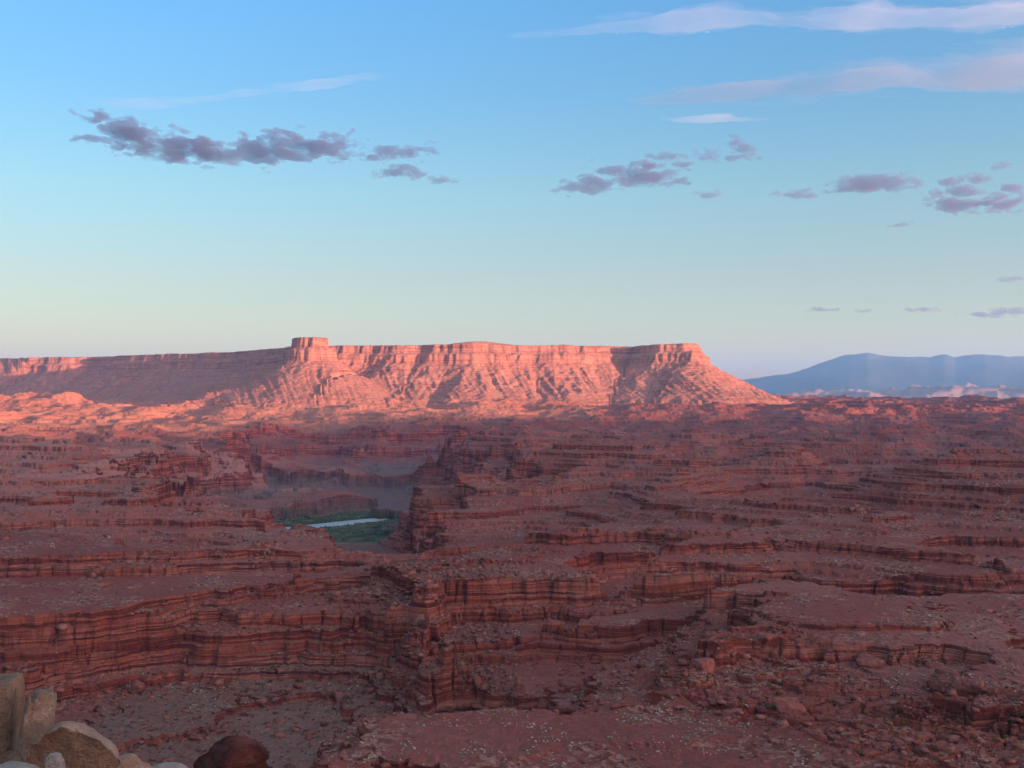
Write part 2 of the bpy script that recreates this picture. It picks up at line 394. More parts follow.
# ------------------------------------------------------------------ material helpers
def newmat(name):
    m = bpy.data.materials.new(name); m.use_nodes = True
    nt = m.node_tree; b = nt.nodes['Principled BSDF']; b.inputs['Roughness'].default_value = .95
    b.inputs['Specular IOR Level'].default_value = .15
    return m, nt, b
class N:
    def __init__(s, nt): s.nt = nt
    def a(s, t, **kw):
        n = s.nt.nodes.new(t)
        for k_, v in kw.items(): setattr(n, k_, v)
        return n
    def link(s, a_, b_): s.nt.links.new(a_, b_)
    def val(s, sock, v):
        if hasattr(v, 'default_value') or hasattr(v, 'is_output'): s.link(v, sock)
        else: sock.default_value = v
    def math(s, op, a_, b_=0.0, clamp=False):
        n = s.a('ShaderNodeMath', operation=op, use_clamp=clamp); s.val(n.inputs[0], a_); s.val(n.inputs[1], b_); return n.outputs[0]
    def mix(s, f, c1, c2, blend='MIX'):
        n = s.a('ShaderNodeMix', data_type='RGBA', blend_type=blend)
        s.val(n.inputs[0], f)
        for i, c in ((6, c1), (7, c2)):
            if isinstance(c, tuple): n.inputs[i].default_value = (*c, 1) if len(c) == 3 else c
            else: s.link(c, n.inputs[i])
        return n.outputs[2]
    def noise(s, vec, scale, detail=4, rough=.55, dist=0.0):
        n = s.a('ShaderNodeTexNoise'); s.link(vec, n.inputs['Vector']); n.inputs['Scale'].default_value = scale
        n.inputs['Detail'].default_value = detail; n.inputs['Roughness'].default_value = rough; n.inputs['Distortion'].default_value = dist
        return n.outputs['Fac']
    def ramp(s, f, pts, interp='LINEAR'):
        n = s.a('ShaderNodeValToRGB'); cr = n.color_ramp; cr.interpolation = interp
        cr.elements[0].position = pts[0][0]; cr.elements[0].color = (*pts[0][1], 1)
        cr.elements[1].position = pts[-1][0]; cr.elements[1].color = (*pts[-1][1], 1)
        for p_, c_ in pts[1:-1]:
            e_ = cr.elements.new(p_); e_.color = (*c_, 1)
        s.link(f, n.inputs[0]); return n.outputs[0]
    def scl(s, vec, sc_, off=(0, 0, 0)):
        n = s.a('ShaderNodeMapping'); s.link(vec, n.inputs[0]); n.inputs['Scale'].default_value = sc_; n.inputs['Location'].default_value = off; return n.outputs[0]
    def step(s, v, lo, hi):
        n = s.a('ShaderNodeMapRange', interpolation_type='SMOOTHSTEP'); s.val(n.inputs[0], v)
        n.inputs[1].default_value = lo; n.inputs[2].default_value = hi; return n.outputs[0]

def rock_material(name, far_=False):
    m, nt, b = newmat(name); g = N(nt)
    pos = g.a('ShaderNodeNewGeometry'); P_ = pos.outputs['Position']
    sep = g.a('ShaderNodeSeparateXYZ'); g.link(pos.outputs['Normal'], sep.inputs[0]); nz = sep.outputs[2]
    # strata colour: noise that hardly changes sideways but quickly with height
    st_ = g.noise(g.scl(P_, (.0012, .0012, .05)), 1.0, 6, .65)
    st2 = g.noise(g.scl(P_, (.006, .006, .55)), 1.0, 3, .6)
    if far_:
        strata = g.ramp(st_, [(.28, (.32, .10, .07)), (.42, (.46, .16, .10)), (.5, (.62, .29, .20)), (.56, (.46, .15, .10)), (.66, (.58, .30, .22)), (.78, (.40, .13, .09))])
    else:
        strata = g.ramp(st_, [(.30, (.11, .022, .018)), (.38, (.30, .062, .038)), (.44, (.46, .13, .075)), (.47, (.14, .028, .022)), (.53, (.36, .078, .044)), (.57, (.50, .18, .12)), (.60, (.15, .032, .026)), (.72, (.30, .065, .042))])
    patch0 = g.noise(P_, .02, 3, .6)
    thin = g.step(st2, .34, .46)
    strata = g.mix(g.math('MULTIPLY', g.math('SUBTRACT', 1.0, thin), g.math('MULTIPLY', g.step(patch0, .4, .6), .75)), strata, (.05, .013, .012))
    # desert varnish: dark streaks running down cliffs
    var = g.noise(g.scl(P_, (.06, .06, .006)), 1.0, 4, .6)
    strata = g.mix(g.math('MULTIPLY', g.step(var, .52, .66), .45), strata, (.11, .036, .03))
    jn = g.noise(g.scl(P_, (.11, .11, .012) if not far_ else (.02, .02, .002)), 1.0, 2, .5, .4)
    jm = g.step(g.noise(P_, .03 if not far_ else .006, 3, .6), .5, .6)
    crack = g.math('MULTIPLY', g.math('SUBTRACT', 1.0, g.step(g.math('ABSOLUTE', g.math('SUBTRACT', jn, .5)), .004, .022)), jm)
    strata = g.mix(g.math('MULTIPLY', crack, .4 if not far_ else .4), strata, (.05, .016, .014))
    patch = g.noise(P_, .004, 4, .6)
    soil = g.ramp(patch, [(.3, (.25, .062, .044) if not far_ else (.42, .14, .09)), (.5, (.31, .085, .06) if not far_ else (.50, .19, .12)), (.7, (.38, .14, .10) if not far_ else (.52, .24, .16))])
    gr = g.noise(P_, .11, 5, .7)
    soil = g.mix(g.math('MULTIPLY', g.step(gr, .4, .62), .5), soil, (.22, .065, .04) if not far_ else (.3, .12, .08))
    vr = g.a('ShaderNodeTexVoronoi', feature='F1'); g.link(P_, vr.inputs['Vector']); vr.inputs['Scale'].default_value = .34 if not far_ else .08
    vs_ = g.a('ShaderNodeSeparateColor'); g.link(vr.outputs['Color'], vs_.inputs[0])
    rb = g.step(g.noise(P_, .015, 4, .65), .48, .6)
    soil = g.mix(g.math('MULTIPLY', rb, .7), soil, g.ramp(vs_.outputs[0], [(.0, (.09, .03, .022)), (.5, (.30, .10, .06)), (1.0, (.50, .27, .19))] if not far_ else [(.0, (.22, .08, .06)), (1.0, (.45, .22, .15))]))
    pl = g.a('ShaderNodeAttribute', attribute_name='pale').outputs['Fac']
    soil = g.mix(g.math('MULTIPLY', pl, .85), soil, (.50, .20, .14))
    flat = g.step(nz, .72, .93)
    col = g.mix(flat, strata, soil)
    if not far_:
        # pale stones and bushes as fine grain
        v = g.a('ShaderNodeTexVoronoi', feature='F1'); g.link(P_, v.inputs['Vector']); v.inputs['Scale'].default_value = .28
        dot = g.math('SUBTRACT', 1.0, g.step(v.outputs['Distance'], .14, .26))
        sel = g.a('ShaderNodeSeparateColor'); g.link(v.outputs['Color'], sel.inputs[0])
        at = g.a('ShaderNodeAttribute', attribute_name='scrub').outputs['Fac']
        keep = g.math('MULTIPLY', g.math('MULTIPLY', g.step(sel.outputs[0], .45, .5), dot), g.math('MULTIPLY', at, flat))
        dotc = g.mix(sel.outputs[1], (.42, .30, .22), (.20, .17, .11))
        col = g.mix(g.math('MULTIPLY', keep, .5), col, dotc)
    ao_ = g.a('ShaderNodeAttribute', attribute_name='lit_orange').outputs['Fac']
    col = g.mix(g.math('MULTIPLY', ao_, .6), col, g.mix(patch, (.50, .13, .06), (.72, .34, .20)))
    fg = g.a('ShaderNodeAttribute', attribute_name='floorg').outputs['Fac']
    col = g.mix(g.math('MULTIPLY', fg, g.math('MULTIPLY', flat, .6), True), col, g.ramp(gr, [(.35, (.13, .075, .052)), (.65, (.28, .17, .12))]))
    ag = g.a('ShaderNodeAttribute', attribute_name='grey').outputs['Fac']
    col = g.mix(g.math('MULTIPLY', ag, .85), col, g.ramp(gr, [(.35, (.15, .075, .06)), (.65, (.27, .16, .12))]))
    av = g.a('ShaderNodeAttribute', attribute_name='veg').outputs['Fac']
    vn = g.noise(P_, .02, 4, .6)
    col = g.mix(g.math('MULTIPLY', av, g.step(vn, .3, .45)), col, (.075, .09, .045))
    g.link(col, b.inputs['Base Color'])
    # relief: bedding planes on the cliffs, grain on the flats
    hb = g.noise(g.scl(P_, (.02, .02, .8)), 1.0, 5, .6)
    hj = g.noise(g.scl(P_, (.22, .22, .05)), 1.0, 4, .6)
    hg = g.math('SUBTRACT', g.math('ADD', g.noise(P_, .35, 6, .65), g.math('MULTIPLY', g.math('MULTIPLY', rb, vs_.outputs[1]), .4)), g.math('MULTIPLY', crack, g.math('SUBTRACT', 1.0, flat)))
    hh = g.math('ADD', g.math('MULTIPLY', hb, g.math('SUBTRACT', 1.0, flat)), g.math('ADD', g.math('MULTIPLY', hj, .5), g.math('MULTIPLY', hg, .45)))
    bp = g.a('ShaderNodeBump'); bp.inputs['Strength'].default_value = 1.0; bp.inputs['Distance'].default_value = 4.0 if not far_ else 9.0
    g.link(hh, bp.inputs['Height']); g.link(bp.outputs[0], b.inputs['Normal'])
    return m
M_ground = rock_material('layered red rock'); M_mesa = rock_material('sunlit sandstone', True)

# ------------------------------------------------------------------ ground, mesa and butte from one grid
idx = np.arange(NR * NC).reshape(NR, NC)
q = np.stack([idx[:-1, :-1], idx[:-1, 1:], idx[1:, 1:], idx[1:, :-1]], -1).reshape(-1, 4)
wrap = np.stack([idx[:-1, -1], idx[:-1, 0], idx[1:, 0], idx[1:, -1]], -1).reshape(-1, 4)
q = q[:, ::-1]; wrap = wrap[:, ::-1]
mm = mesamask[:-1, :-1].ravel()
bm_ = np.zeros(X.shape, bool); tmpb = np.zeros(far.sum(), bool); tmpb[:] = (eb > -75) ; bm_[far] = tmpb
bmq = bm_[:-1, :-1].ravel()
co = np.stack([X, Y, Z], -1).reshape(-1, 3)
attrs = dict(veg=veg, grey=grey, scrub=scrub, floorg=np.clip(floorg, 0, 1), pale=pale, lit_orange=ora)
ctr = np.array([[0, 0, -1.6]]);
fan = np.stack([idx[0], np.roll(idx[0], -1), np.roll(idx[0], -1), np.full(NC, 0)], -1)
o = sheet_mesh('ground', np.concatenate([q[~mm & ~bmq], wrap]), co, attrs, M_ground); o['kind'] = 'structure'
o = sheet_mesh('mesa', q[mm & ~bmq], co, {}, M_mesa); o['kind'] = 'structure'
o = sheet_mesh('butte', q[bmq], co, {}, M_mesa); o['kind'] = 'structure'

# ------------------------------------------------------------------ river
pts = np.array(RIV); seg = []
for i in range(len(pts) - 1):
    for t_ in np.linspace(0, 1, 12, endpoint=False): seg.append(pts[i] * (1 - t_) + pts[i + 1] * t_)
seg.append(pts[-1]); seg = np.array(seg)
tan = np.gradient(seg, axis=0); tan /= np.linalg.norm(tan, axis=1)[:, None]; nrm = np.stack([-tan[:, 1], tan[:, 0]], -1)
vv = []
for w_ in (-58, 58):
    p_ = seg + nrm * w_; vv.append(np.column_stack([p_, np.full(len(p_), -382.0)]))
n_ = len(seg); v_ = np.concatenate(vv)
fcs = np.array([[i, i + 1, n_ + i + 1, n_ + i] for i in range(n_ - 1)])
m, nt, b = newmat('river water'); g = N(nt)
b.inputs['Base Color'].default_value = (.50, .50, .46, 1); b.inputs['Roughness'].default_value = .3; b.inputs['Specular IOR Level'].default_value = .8
bp = g.a('ShaderNodeBump'); bp.inputs['Strength'].default_value = .06; bp.inputs['Distance'].default_value = .1
gp = g.a('ShaderNodeNewGeometry'); g.link(g.noise(gp.outputs['Position'], .25, 3), bp.inputs['Height']); g.link(bp.outputs[0], b.inputs['Normal'])
o = sheet_mesh('river', fcs, v_, {}, m); o['kind'] = 'structure'

# ------------------------------------------------------------------ height lookup on the sheet
def ground_z(x, y):
    th = math.atan2(x, y); r_ = math.hypot(x, y)
    j = int(np.clip(np.searchsorted(theta, th), 1, NC - 1)); i = int(np.clip(np.searchsorted(rad, r_), 1, NR - 1))
    return float(Z[i, j])
def ground_z_arr(x, y):
    th = np.arctan2(x, y); r_ = np.hypot(x, y)
    j = np.clip(np.searchsorted(theta, th), 1, NC - 1); i = np.clip(np.searchsorted(rad, r_), 1, NR - 1)
    return Z[i, j], j, i

# ------------------------------------------------------------------ distant mountains and tablelands
def ridge_land(name, prof, D0, depth, zbase, mat, seed, wl_, amp_, n=420, nd=40):
    """a long range: crest height over angle, falling away before and behind"""
    pxs = np.linspace(prof[0][0], prof[-1][0], n); ty = np.interp(pxs, [p_[0] for p_ in prof], [p_[1] for p_ in prof])
    ds = np.linspace(-1, 1, nd)
    PXX, DS = np.meshgrid(pxs, ds); TY = np.tile(ty, (nd, 1))
    DD = D0 + DS * depth; XX = (PXX - 512) / F * DD
    crest = (HZ - TY) / F * D0
    shape = np.clip(1 - np.abs(DS), 0, 1) ** .8
    rg = ridged(XX, DD, wl_, 4, seed)
    ZZ = zbase + (crest - zbase) * shape + amp_ * (1 - .95 * sstep(1030, 1070, PXX)) * (rg - .8) * np.clip(1 - np.abs(DS), 0, 1) ** .4
    ZZ[0] = zbase - 50; ZZ[-1] = zbase - 50
    ii = np.arange(nd * n).reshape(nd, n)
    qq = np.stack([ii[:-1, :-1], ii[:-1, 1:], ii[1:, 1:], ii[1:, :-1]], -1).reshape(-1, 4)
    o_ = sheet_mesh(name, qq, np.stack([XX, DD, ZZ], -1).reshape(-1, 3), {}, mat); o_['kind'] = 'structure'
    return o_
m_mt, nt, b = newmat('forested mountain'); g = N(nt); gp = g.a('ShaderNodeNewGeometry')
g.link(g.ramp(g.noise(gp.outputs['Position'], .0006, 5), [(.35, (.03, .045, .045)), (.65, (.07, .08, .075))]), b.inputs['Base Color'])
ridge_land('mountains', [(640, 402), (700, 392), (740, 379), (765, 374), (800, 366), (820, 360), (850, 354), (868, 352), (880, 354), (905, 353), (930, 354), (945, 352), (955, 355), (985, 351), (1010, 353), (1060, 351), (1150, 356), (1400, 380)],
           46000, 9000, -500, m_mt, 5, 7000, 190)
m_tb, nt, b = newmat('far tableland'); g = N(nt); gp = g.a('ShaderNodeNewGeometry')
g.link(g.ramp(g.noise(g.scl(gp.outputs['Position'], (.0003, .0003, .012)), 1.0, 5), [(.35, (.30, .15, .11)), (.65, (.46, .30, .24))]), b.inputs['Base Color'])
ridge_land('tableland', [(690, 401), (760, 398), (820, 394), (860, 391), (888, 387), (900, 390), (930, 390), (955, 386), (975, 387), (1000, 389), (1040, 386), (1200, 388), (1400, 398)],
           26000, 4500, -500, m_tb, 15, 1500, 160)

# ------------------------------------------------------------------ the high mesa behind the viewpoint, whose shadow lies over the canyon
ys0, n = -2600.0, 260
xs = np.linspace(-6000, 30000, n)
topz = 458 + 14 * fbm(xs, xs * 0, 2600, 3, 7) + 197 * sstep(10500, 12800, xs) + 60 * sstep(15500, 20000, xs)
prof = [(-3500, 0, -40), (0, 1, 0), (20, 1, -150), (60, 1, -160), (80, 1, -230), (700, 0, -40)]
vv = []; ew = 120 * fbm(xs, xs * 0 + 50, 1500, 4, 9)
for off, rel_, dz in prof:
    vv.append(np.column_stack([xs, ys0 + ew + off, (topz + dz) if rel_ else np.full(n, float(dz))]))
vv.insert(1, np.column_stack([xs, ys0 + ew - 3000, topz]))
vs = np.concatenate(vv); kk = len(vv)
ii = np.arange(kk * n).reshape(kk, n)
qq = np.stack([ii[:-1, :-1], ii[:-1, 1:], ii[1:, 1:], ii[1:, :-1]], -1).reshape(-1, 4)
o = sheet_mesh('mesa', qq, vs, {}, M_mesa); o['kind'] = 'structure'


# ------------------------------------------------------------------ air
def volmat(name, col, dens, aniso, absorb=None):
    m = bpy.data.materials.new(name); m.use_nodes = True; nt = m.node_tree; nt.nodes.clear()
    v = nt.nodes.new('ShaderNodeVolumePrincipled'); o_ = nt.nodes.new('ShaderNodeOutputMaterial')
    v.inputs['Color'].default_value = (*col, 1); v.inputs['Density'].default_value = dens; v.inputs['Anisotropy'].default_value = aniso
    nt.links.new(v.outputs[0], o_.inputs['Volume']); return m
bm = bmesh.new(); bmesh.ops.create_cube(bm, size=1.0)
zb0, zt0 = -640.0, 2300.0
for v in bm.verts:
    v.co = Vector((v.co.x * 160000, v.co.y * 150000 , zb0 if v.co.z < 0 else zt0))
me = bpy.data.meshes.new('haze'); bm.to_mesh(me); bm.free()
o = bpy.data.objects.new('haze', me); C.objects.link(o); o['kind'] = 'stuff'
me.materials.append(volmat('evening air', (.26, .57, 1.0), 1.9e-5, 0.2))

# ------------------------------------------------------------------ clouds (solid bodies of thin vapour, each at its own distance above the haze)
def cloud(label, cat_group, blobs, Dc, tmax, dens, seed, nz=.75, res=.7, col=(.47, .49, .70), wl_px=22, cut=-.16, aniso=.72, squash=1.25, pw=1.0):
    """blobs: ellipses (px, py, rx, ry, tilt) of the picture laid on an upright sheet at distance Dc, given real thickness"""
    x0 = min(b_[0] - b_[2] * 1.3 for b_ in blobs); x1 = max(b_[0] + b_[2] * 1.3 for b_ in blobs)
    y0 = min(b_[1] - b_[3] * 1.6 - abs(b_[4]) * b_[2] for b_ in blobs); y1 = max(b_[1] + b_[3] * 1.6 + abs(b_[4]) * b_[2] for b_ in blobs)
    nx = int((x1 - x0) / res) + 2; ny = int((y1 - y0) / (res * .7)) + 2
    gx, gy = np.meshgrid(np.linspace(x0, x1, nx), np.linspace(y0, y1, ny))
    f = np.full(gx.shape, -3.0)
    for (bx, by, rx, ry, tl) in blobs:
        dx = gx - bx; dy = gy - by + tl * dx
        dyy = np.where(dy > 0, dy * 1.35, dy)
        f = np.maximum(f, 1 - np.sqrt((dx / rx) ** 2 + (dyy / ry) ** 2))
    f = f + nz * fbm(gx, gy * 2.1 * squash, wl_px, 5, seed, .58) - cut
    t_ = np.where(f > 0, np.clip(f, 0, 1.2) ** pw, 0) * tmax
    # closed body: front and back sheets share their vertices where the cloud ends
    sx = Dc / F
    px_ = (gx - 512) * sx; pz_ = (HZ - gy) * sx
    yj = Dc + tmax * .35 * fbm(gx, gy, wl_px * 1.5, 3, seed + 9)
    nzv = t_ > 0
    idf = np.arange(nx * ny).reshape(ny, nx); idb = idf.copy(); idb[nzv] = nx * ny + np.arange(nzv.sum())
    front = np.stack([px_, yj - t_ * .5, pz_], -1).reshape(-1, 3)
    backv = np.stack([px_, yj + t_ * .5, pz_], -1)[nzv]
    keep = (nzv[:-1, :-1] | nzv[:-1, 1:] | nzv[1:, 1:] | nzv[1:, :-1])
    def quads(i_): return np.stack([i_[:-1, :-1], i_[:-1, 1:], i_[1:, 1:], i_[1:, :-1]], -1)[keep]
    fq = quads(idf)[:, ::-1]; bq = quads(idb)
    allv = np.concatenate([front, backv]); org = np.array([px_.mean(), Dc, pz_.mean()])
    o_ = sheet_mesh('cloud', np.concatenate([fq, bq]), allv - org, {}, volmat('cloud vapour', col, dens, aniso))
    o_.location = org
    o_['label'] = label; o_['category'] = 'cloud'; o_['group'] = cat_group
    return o_
GS = 'small grey and pink evening clouds'; GB = 'long streaked clouds at the top right'; GL = 'thin cloud slivers low over the horizon'
A = 6.5e-3
cloud('long ragged grey-mauve cloud, largest of the left sky, pink at its right end', GS, [(125, 133, 36, 16, -.35), (165, 148, 45, 17, -.15), (215, 153, 45, 13, -.1), (270, 150, 50, 15, .05), (320, 148, 38, 13, .0), (90, 139, 18, 4, 0)], 15000, 420, A, 1)
cloud('small mauve cloud just right of the long ragged one', GS, [(395, 152, 36, 7, .05), (372, 158, 12, 4, 0)], 15000, 260, A, 2, wl_px=16)
cloud('small pinkish cloud under the mauve one in the left sky', GS, [(402, 172, 24, 8, 0)], 15000, 240, A, 3, wl_px=14)
cloud('tiny dark wisp trailing right of the small pinkish cloud', GS, [(441, 180, 18, 4, -.05)], 15000, 160, A, 4, wl_px=12)
cloud('grey cloud with two humps in the middle of the sky', GS, [(592, 184, 34, 9, .1), (640, 176, 40, 12, -.05)], 15000, 320, A, 5, wl_px=18)
cloud('small grey puff over the two-humped cloud', GS, [(668, 157, 18, 5, -.1), (655, 166, 10, 4, 0), (683, 164, 12, 3, 0)], 15000, 200, A, 6, wl_px=12)
cloud('faint torn grey wisp between two puffs, mid sky', GS, [(708, 155, 13, 8, 0)], 15000, 160, A * .7, 7, wl_px=10)
cloud('hooked grey wisp slanting down to the right, mid sky', GS, [(742, 148, 17, 8, -.5), (735, 157, 8, 5, 0)], 15000, 190, A, 8, wl_px=11)
cloud('tiny flat grey wisp below the hooked one', GS, [(708, 195, 15, 4, .1)], 15000, 150, A, 9, wl_px=10)
cloud('flat dark sliver left of the smooth grey oval cloud', GS, [(798, 194, 22, 5, 0)], 15000, 190, A, 10, wl_px=12)
cloud('smooth grey oval cloud, right half of the sky', GS, [(875, 184, 42, 11, 0.02), (850, 189, 16, 5, 0)], 15000, 340, A, 11, wl_px=18, nz=.4)
cloud('tiny grey dash low right of the oval cloud', GS, [(901, 225, 11, 3, .15)], 15000, 130, A, 12, wl_px=9)
cloud('pink-topped grey cloud near the right edge, largest there', GS, [(958, 204, 28, 11, -.05), (960, 188, 20, 7, -.2)], 15000, 320, A, 13, wl_px=15)
cloud('pale pink cloud touching the right edge of the view', GS, [(1004, 203, 24, 10, .1), (1012, 188, 12, 4, 0)], 15000, 300, A, 14, wl_px=14)
cloud('small grey puff above the pink-topped cloud', GS, [(978, 178, 16, 6, 0)], 15000, 190, A, 15, wl_px=11)
cloud('tiny grey puff at the upper right edge of the cloud cluster', GS, [(1003, 165, 10, 4, 0)], 15000, 170, A, 16, wl_px=10)
cloud('thin dark dash low in the sky at the far right edge', GL, [(1010, 280, 18, 2.6, .05)], 62000, 520, A * .3, 17, wl_px=12)
cloud('thin grey sliver low over the right end of the mesa', GL, [(822, 310, 14, 2.4, 0)], 62000, 520, A * .3, 18, wl_px=12)
cloud('thinnest grey sliver in the low row over the mountains', GL, [(866, 311, 10, 1.8, 0)], 62000, 400, A * .3, 19, wl_px=10)
cloud('middle grey sliver of the low row over the mountains', GL, [(920, 309.5, 18, 2.6, 0)], 62000, 520, A * .3, 20, wl_px=12)
cloud('pinkish low cloud bank at the right edge over the mountains', GL, [(1008, 312, 26, 5, .1), (980, 314, 20, 2.6, 0)], 62000, 640, A * .3, 21, wl_px=14)
# large thin streaks
cloud('long pale pinkish streak cloud, uppermost at the top right', GB, [(1000, 16, 120, 22, .03), (880, 17, 170, 18, .02), (720, 20, 150, 15, .06), (600, 27, 90, 8, .08)], 13000, 900, 3.6e-4, 31, nz=.42, res=2.0, wl_px=110, squash=3.2, pw=1.9, cut=.0, aniso=.3, col=(.97, .95, .97))
cloud('broad grey slanting cloud below the pale streak, top right', GB, [(1010, 68, 190, 30, .1), (880, 82, 160, 19, .08), (740, 91, 100, 11, .06)], 13000, 900, 1.2e-3, 32, nz=.3, res=2.0, wl_px=120, squash=3.2, pw=1.6, cut=-.05, aniso=.6, col=(.58, .66, .80))
cloud('faint short white streak under the broad grey cloud', GB, [(712, 118, 46, 4.5, .03)], 13000, 300, 9e-4, 33, nz=.4, res=1.4, wl_px=40, squash=3, pw=1.2, aniso=.3, col=(.97, .95, .97))
cloud('faint long white streak above the ragged cloud, left sky', GB, [(320, 84, 80, 6, .1), (240, 92, 60, 4, .1)], 13000, 350, 4.5e-4, 34, nz=.4, res=2, wl_px=60, squash=3, pw=1.3, aniso=.3, col=(.97, .95, .97))
cloud('faint white smudge left of the long white streak', GB, [(140, 103, 60, 7, .05)], 13000, 300, 3e-4, 35, nz=.4, res=2, wl_px=60, squash=3, pw=1.3, aniso=.3, col=(.97, .95, .97))

# ------------------------------------------------------------------ loose rocks, shrubs: too many to count
rg_ = np.random.RandomState(11)
ICO = None
bm = bmesh.new(); bmesh.ops.create_icosphere(bm, subdivisions=1, radius=1.0)
bm.verts.ensure_lookup_table(); ICO_V = np.array([v.co[:] for v in bm.verts]); ICO_F = np.array([[v.index for v in f_.verts] for f_ in bm.faces]); bm.free()
CUB_V = np.array([[x, y, z] for x in (-1, 1) for y in (-1, 1) for z in (-1, 1)], float)
CUB_F = np.array([[0, 1, 3, 2], [4, 6, 7, 5], [0, 4, 5, 1], [2, 3, 7, 6], [0, 2, 6, 4], [1, 5, 7, 3]])
def scatter(name, n, bv, bf, pos, size, flatn, jit, mat, label=None):
    n = len(pos); V = bv[None] * (1 + jit * (rg_.rand(n, len(bv), 1) - .5)) + jit * .5 * (rg_.rand(n, len(bv), 3) - .5)
    asp = np.stack([.7 + .7 * rg_.rand(n), .7 + .7 * rg_.rand(n), flatn * (.6 + .8 * rg_.rand(n))], -1)[:, None, :]
    V = V * asp * (size[:, None, None] * .5)
    tl = (rg_.rand(n) - .5) * .7; c_, s_ = np.cos(tl)[:, None], np.sin(tl)[:, None]
    V = np.stack([V[..., 0] * c_ - V[..., 2] * s_, V[..., 1], V[..., 0] * s_ + V[..., 2] * c_], -1)
    an = rg_.rand(n) * 6.28; c_, s_ = np.cos(an)[:, None], np.sin(an)[:, None]
    V = np.stack([V[..., 0] * c_ - V[..., 1] * s_, V[..., 0] * s_ + V[..., 1] * c_, V[..., 2]], -1)
    V = V + pos[:, None, :]
    Fs = (bf[None] + (np.arange(n) * len(bv))[:, None, None]).reshape(-1, bf.shape[1])
    o_ = sheet_mesh(name, Fs, V.reshape(-1, 3), {}, mat); o_['kind'] = 'stuff'
    return o_
def candidates(n, d0, d1):
    tn = (rg_.rand(n) * 2 - 1) * .5; d = d0 * np.exp(rg_.rand(n) ** .8 * math.log(d1 / d0))
    x = np.sin(np.arctan(tn)) * d; y = np.cos(np.arctan(tn)) * d
    z, j, i = ground_z_arr(x, y); return x, y, z, j, i
slope = np.hypot(np.gradient(Z, axis=0) / np.gradient(RR, axis=0), 0 * Z)
def simple(name, lo, hi, sc_=.5, rough=.95, bump=None, d_=.3):
    m, nt, b = newmat(name); g = N(nt); gp = g.a('ShaderNodeNewGeometry')
    g.link(g.ramp(g.noise(gp.outputs['Position'], sc_, 4), [(.35, lo), (.65, hi)]), b.inputs['Base Color']); b.inputs['Roughness'].default_value = rough
    if bump:
        bp = g.a('ShaderNodeBump'); bp.inputs['Distance'].default_value = d_; g.link(g.noise(gp.outputs['Position'], bump, 5), bp.inputs['Height']); g.link(bp.outputs[0], b.inputs['Normal'])
    return m
x, y, z, j, i = candidates(90000, 520, 2400)
w_ = .02 + .5 * tal[i, j] + .8 * chute[i, j] + .5 * jum[i, j] + .35 * floorg[i, j] + .2 * sstep(.25, .7, fbm(x, y, 90, 3, 77))
ok = (rg_.rand(len(x)) < w_ * .6) & (slope[i, j] < 1.2)
sz = .7 + .8 * rg_.rand(ok.sum()) ** -.5; sz = np.clip(sz, 1.0, 7) * np.clip(np.hypot(x, y)[ok] / 900, .8, 1.8)
scatter('fallen_rocks', 0, CUB_V, CUB_F, np.stack([x, y, z + .1], -1)[ok], sz, .42, .5, simple('broken red rock', (.12, .032, .026), (.42, .15, .10), .12, bump=1.5))
x, y, z, j, i = candidates(60000, 520, 2600)
w_ = (.04 + scrub[i, j] * .9) * sstep(-.25, .35, fbm(x, y, 38, 3, 78)) * 1.5
ok = (rg_.rand(len(x)) < w_ * .5 * (1 - .75 * sstep(800, 1300, np.hypot(x, y)))) & (slope[i, j] < .5)
sz = (.8 + .8 * rg_.rand(ok.sum())) * np.clip(np.hypot(x, y)[ok] / 800, 1, 2.2)
scatter('desert_shrubs', 0, ICO_V, ICO_F, np.stack([x, y, z + .2], -1)[ok], sz, .7, .5, simple('blond brush', (.22, .17, .12), (.46, .37, .27), .06))
x, y, z, j, i = candidates(16000, 520, 1300)
ok = (rg_.rand(len(x)) < (.06 + .5 * floorg[i, j] + .25 * jum[i, j]) * .35) & (slope[i, j] < .8)
sz = 1.2 + 1.6 * rg_.rand(ok.sum())
scatter('green_shrubs', 0, ICO_V, ICO_F, np.stack([x, y, z + .3], -1)[ok], sz, .7, .6, simple('green brush', (.05, .055, .025), (.13, .12, .05), .2))
x, y, z, j, i = candidates(160000, 2600, 4200)
ok = (veg[i, j] > .5) & (rg_.rand(len(x)) < .8) & (rd[i, j] > 62)
sz = 5 + 6 * rg_.rand(ok.sum())
print('scatter', ok.sum())
scatter('riverbank_thicket', 0, ICO_V, ICO_F, np.stack([x, y, z + 1.0], -1)[ok], sz, .7, .6, simple('tamarisk', (.05, .06, .028), (.15, .145, .075), .03))

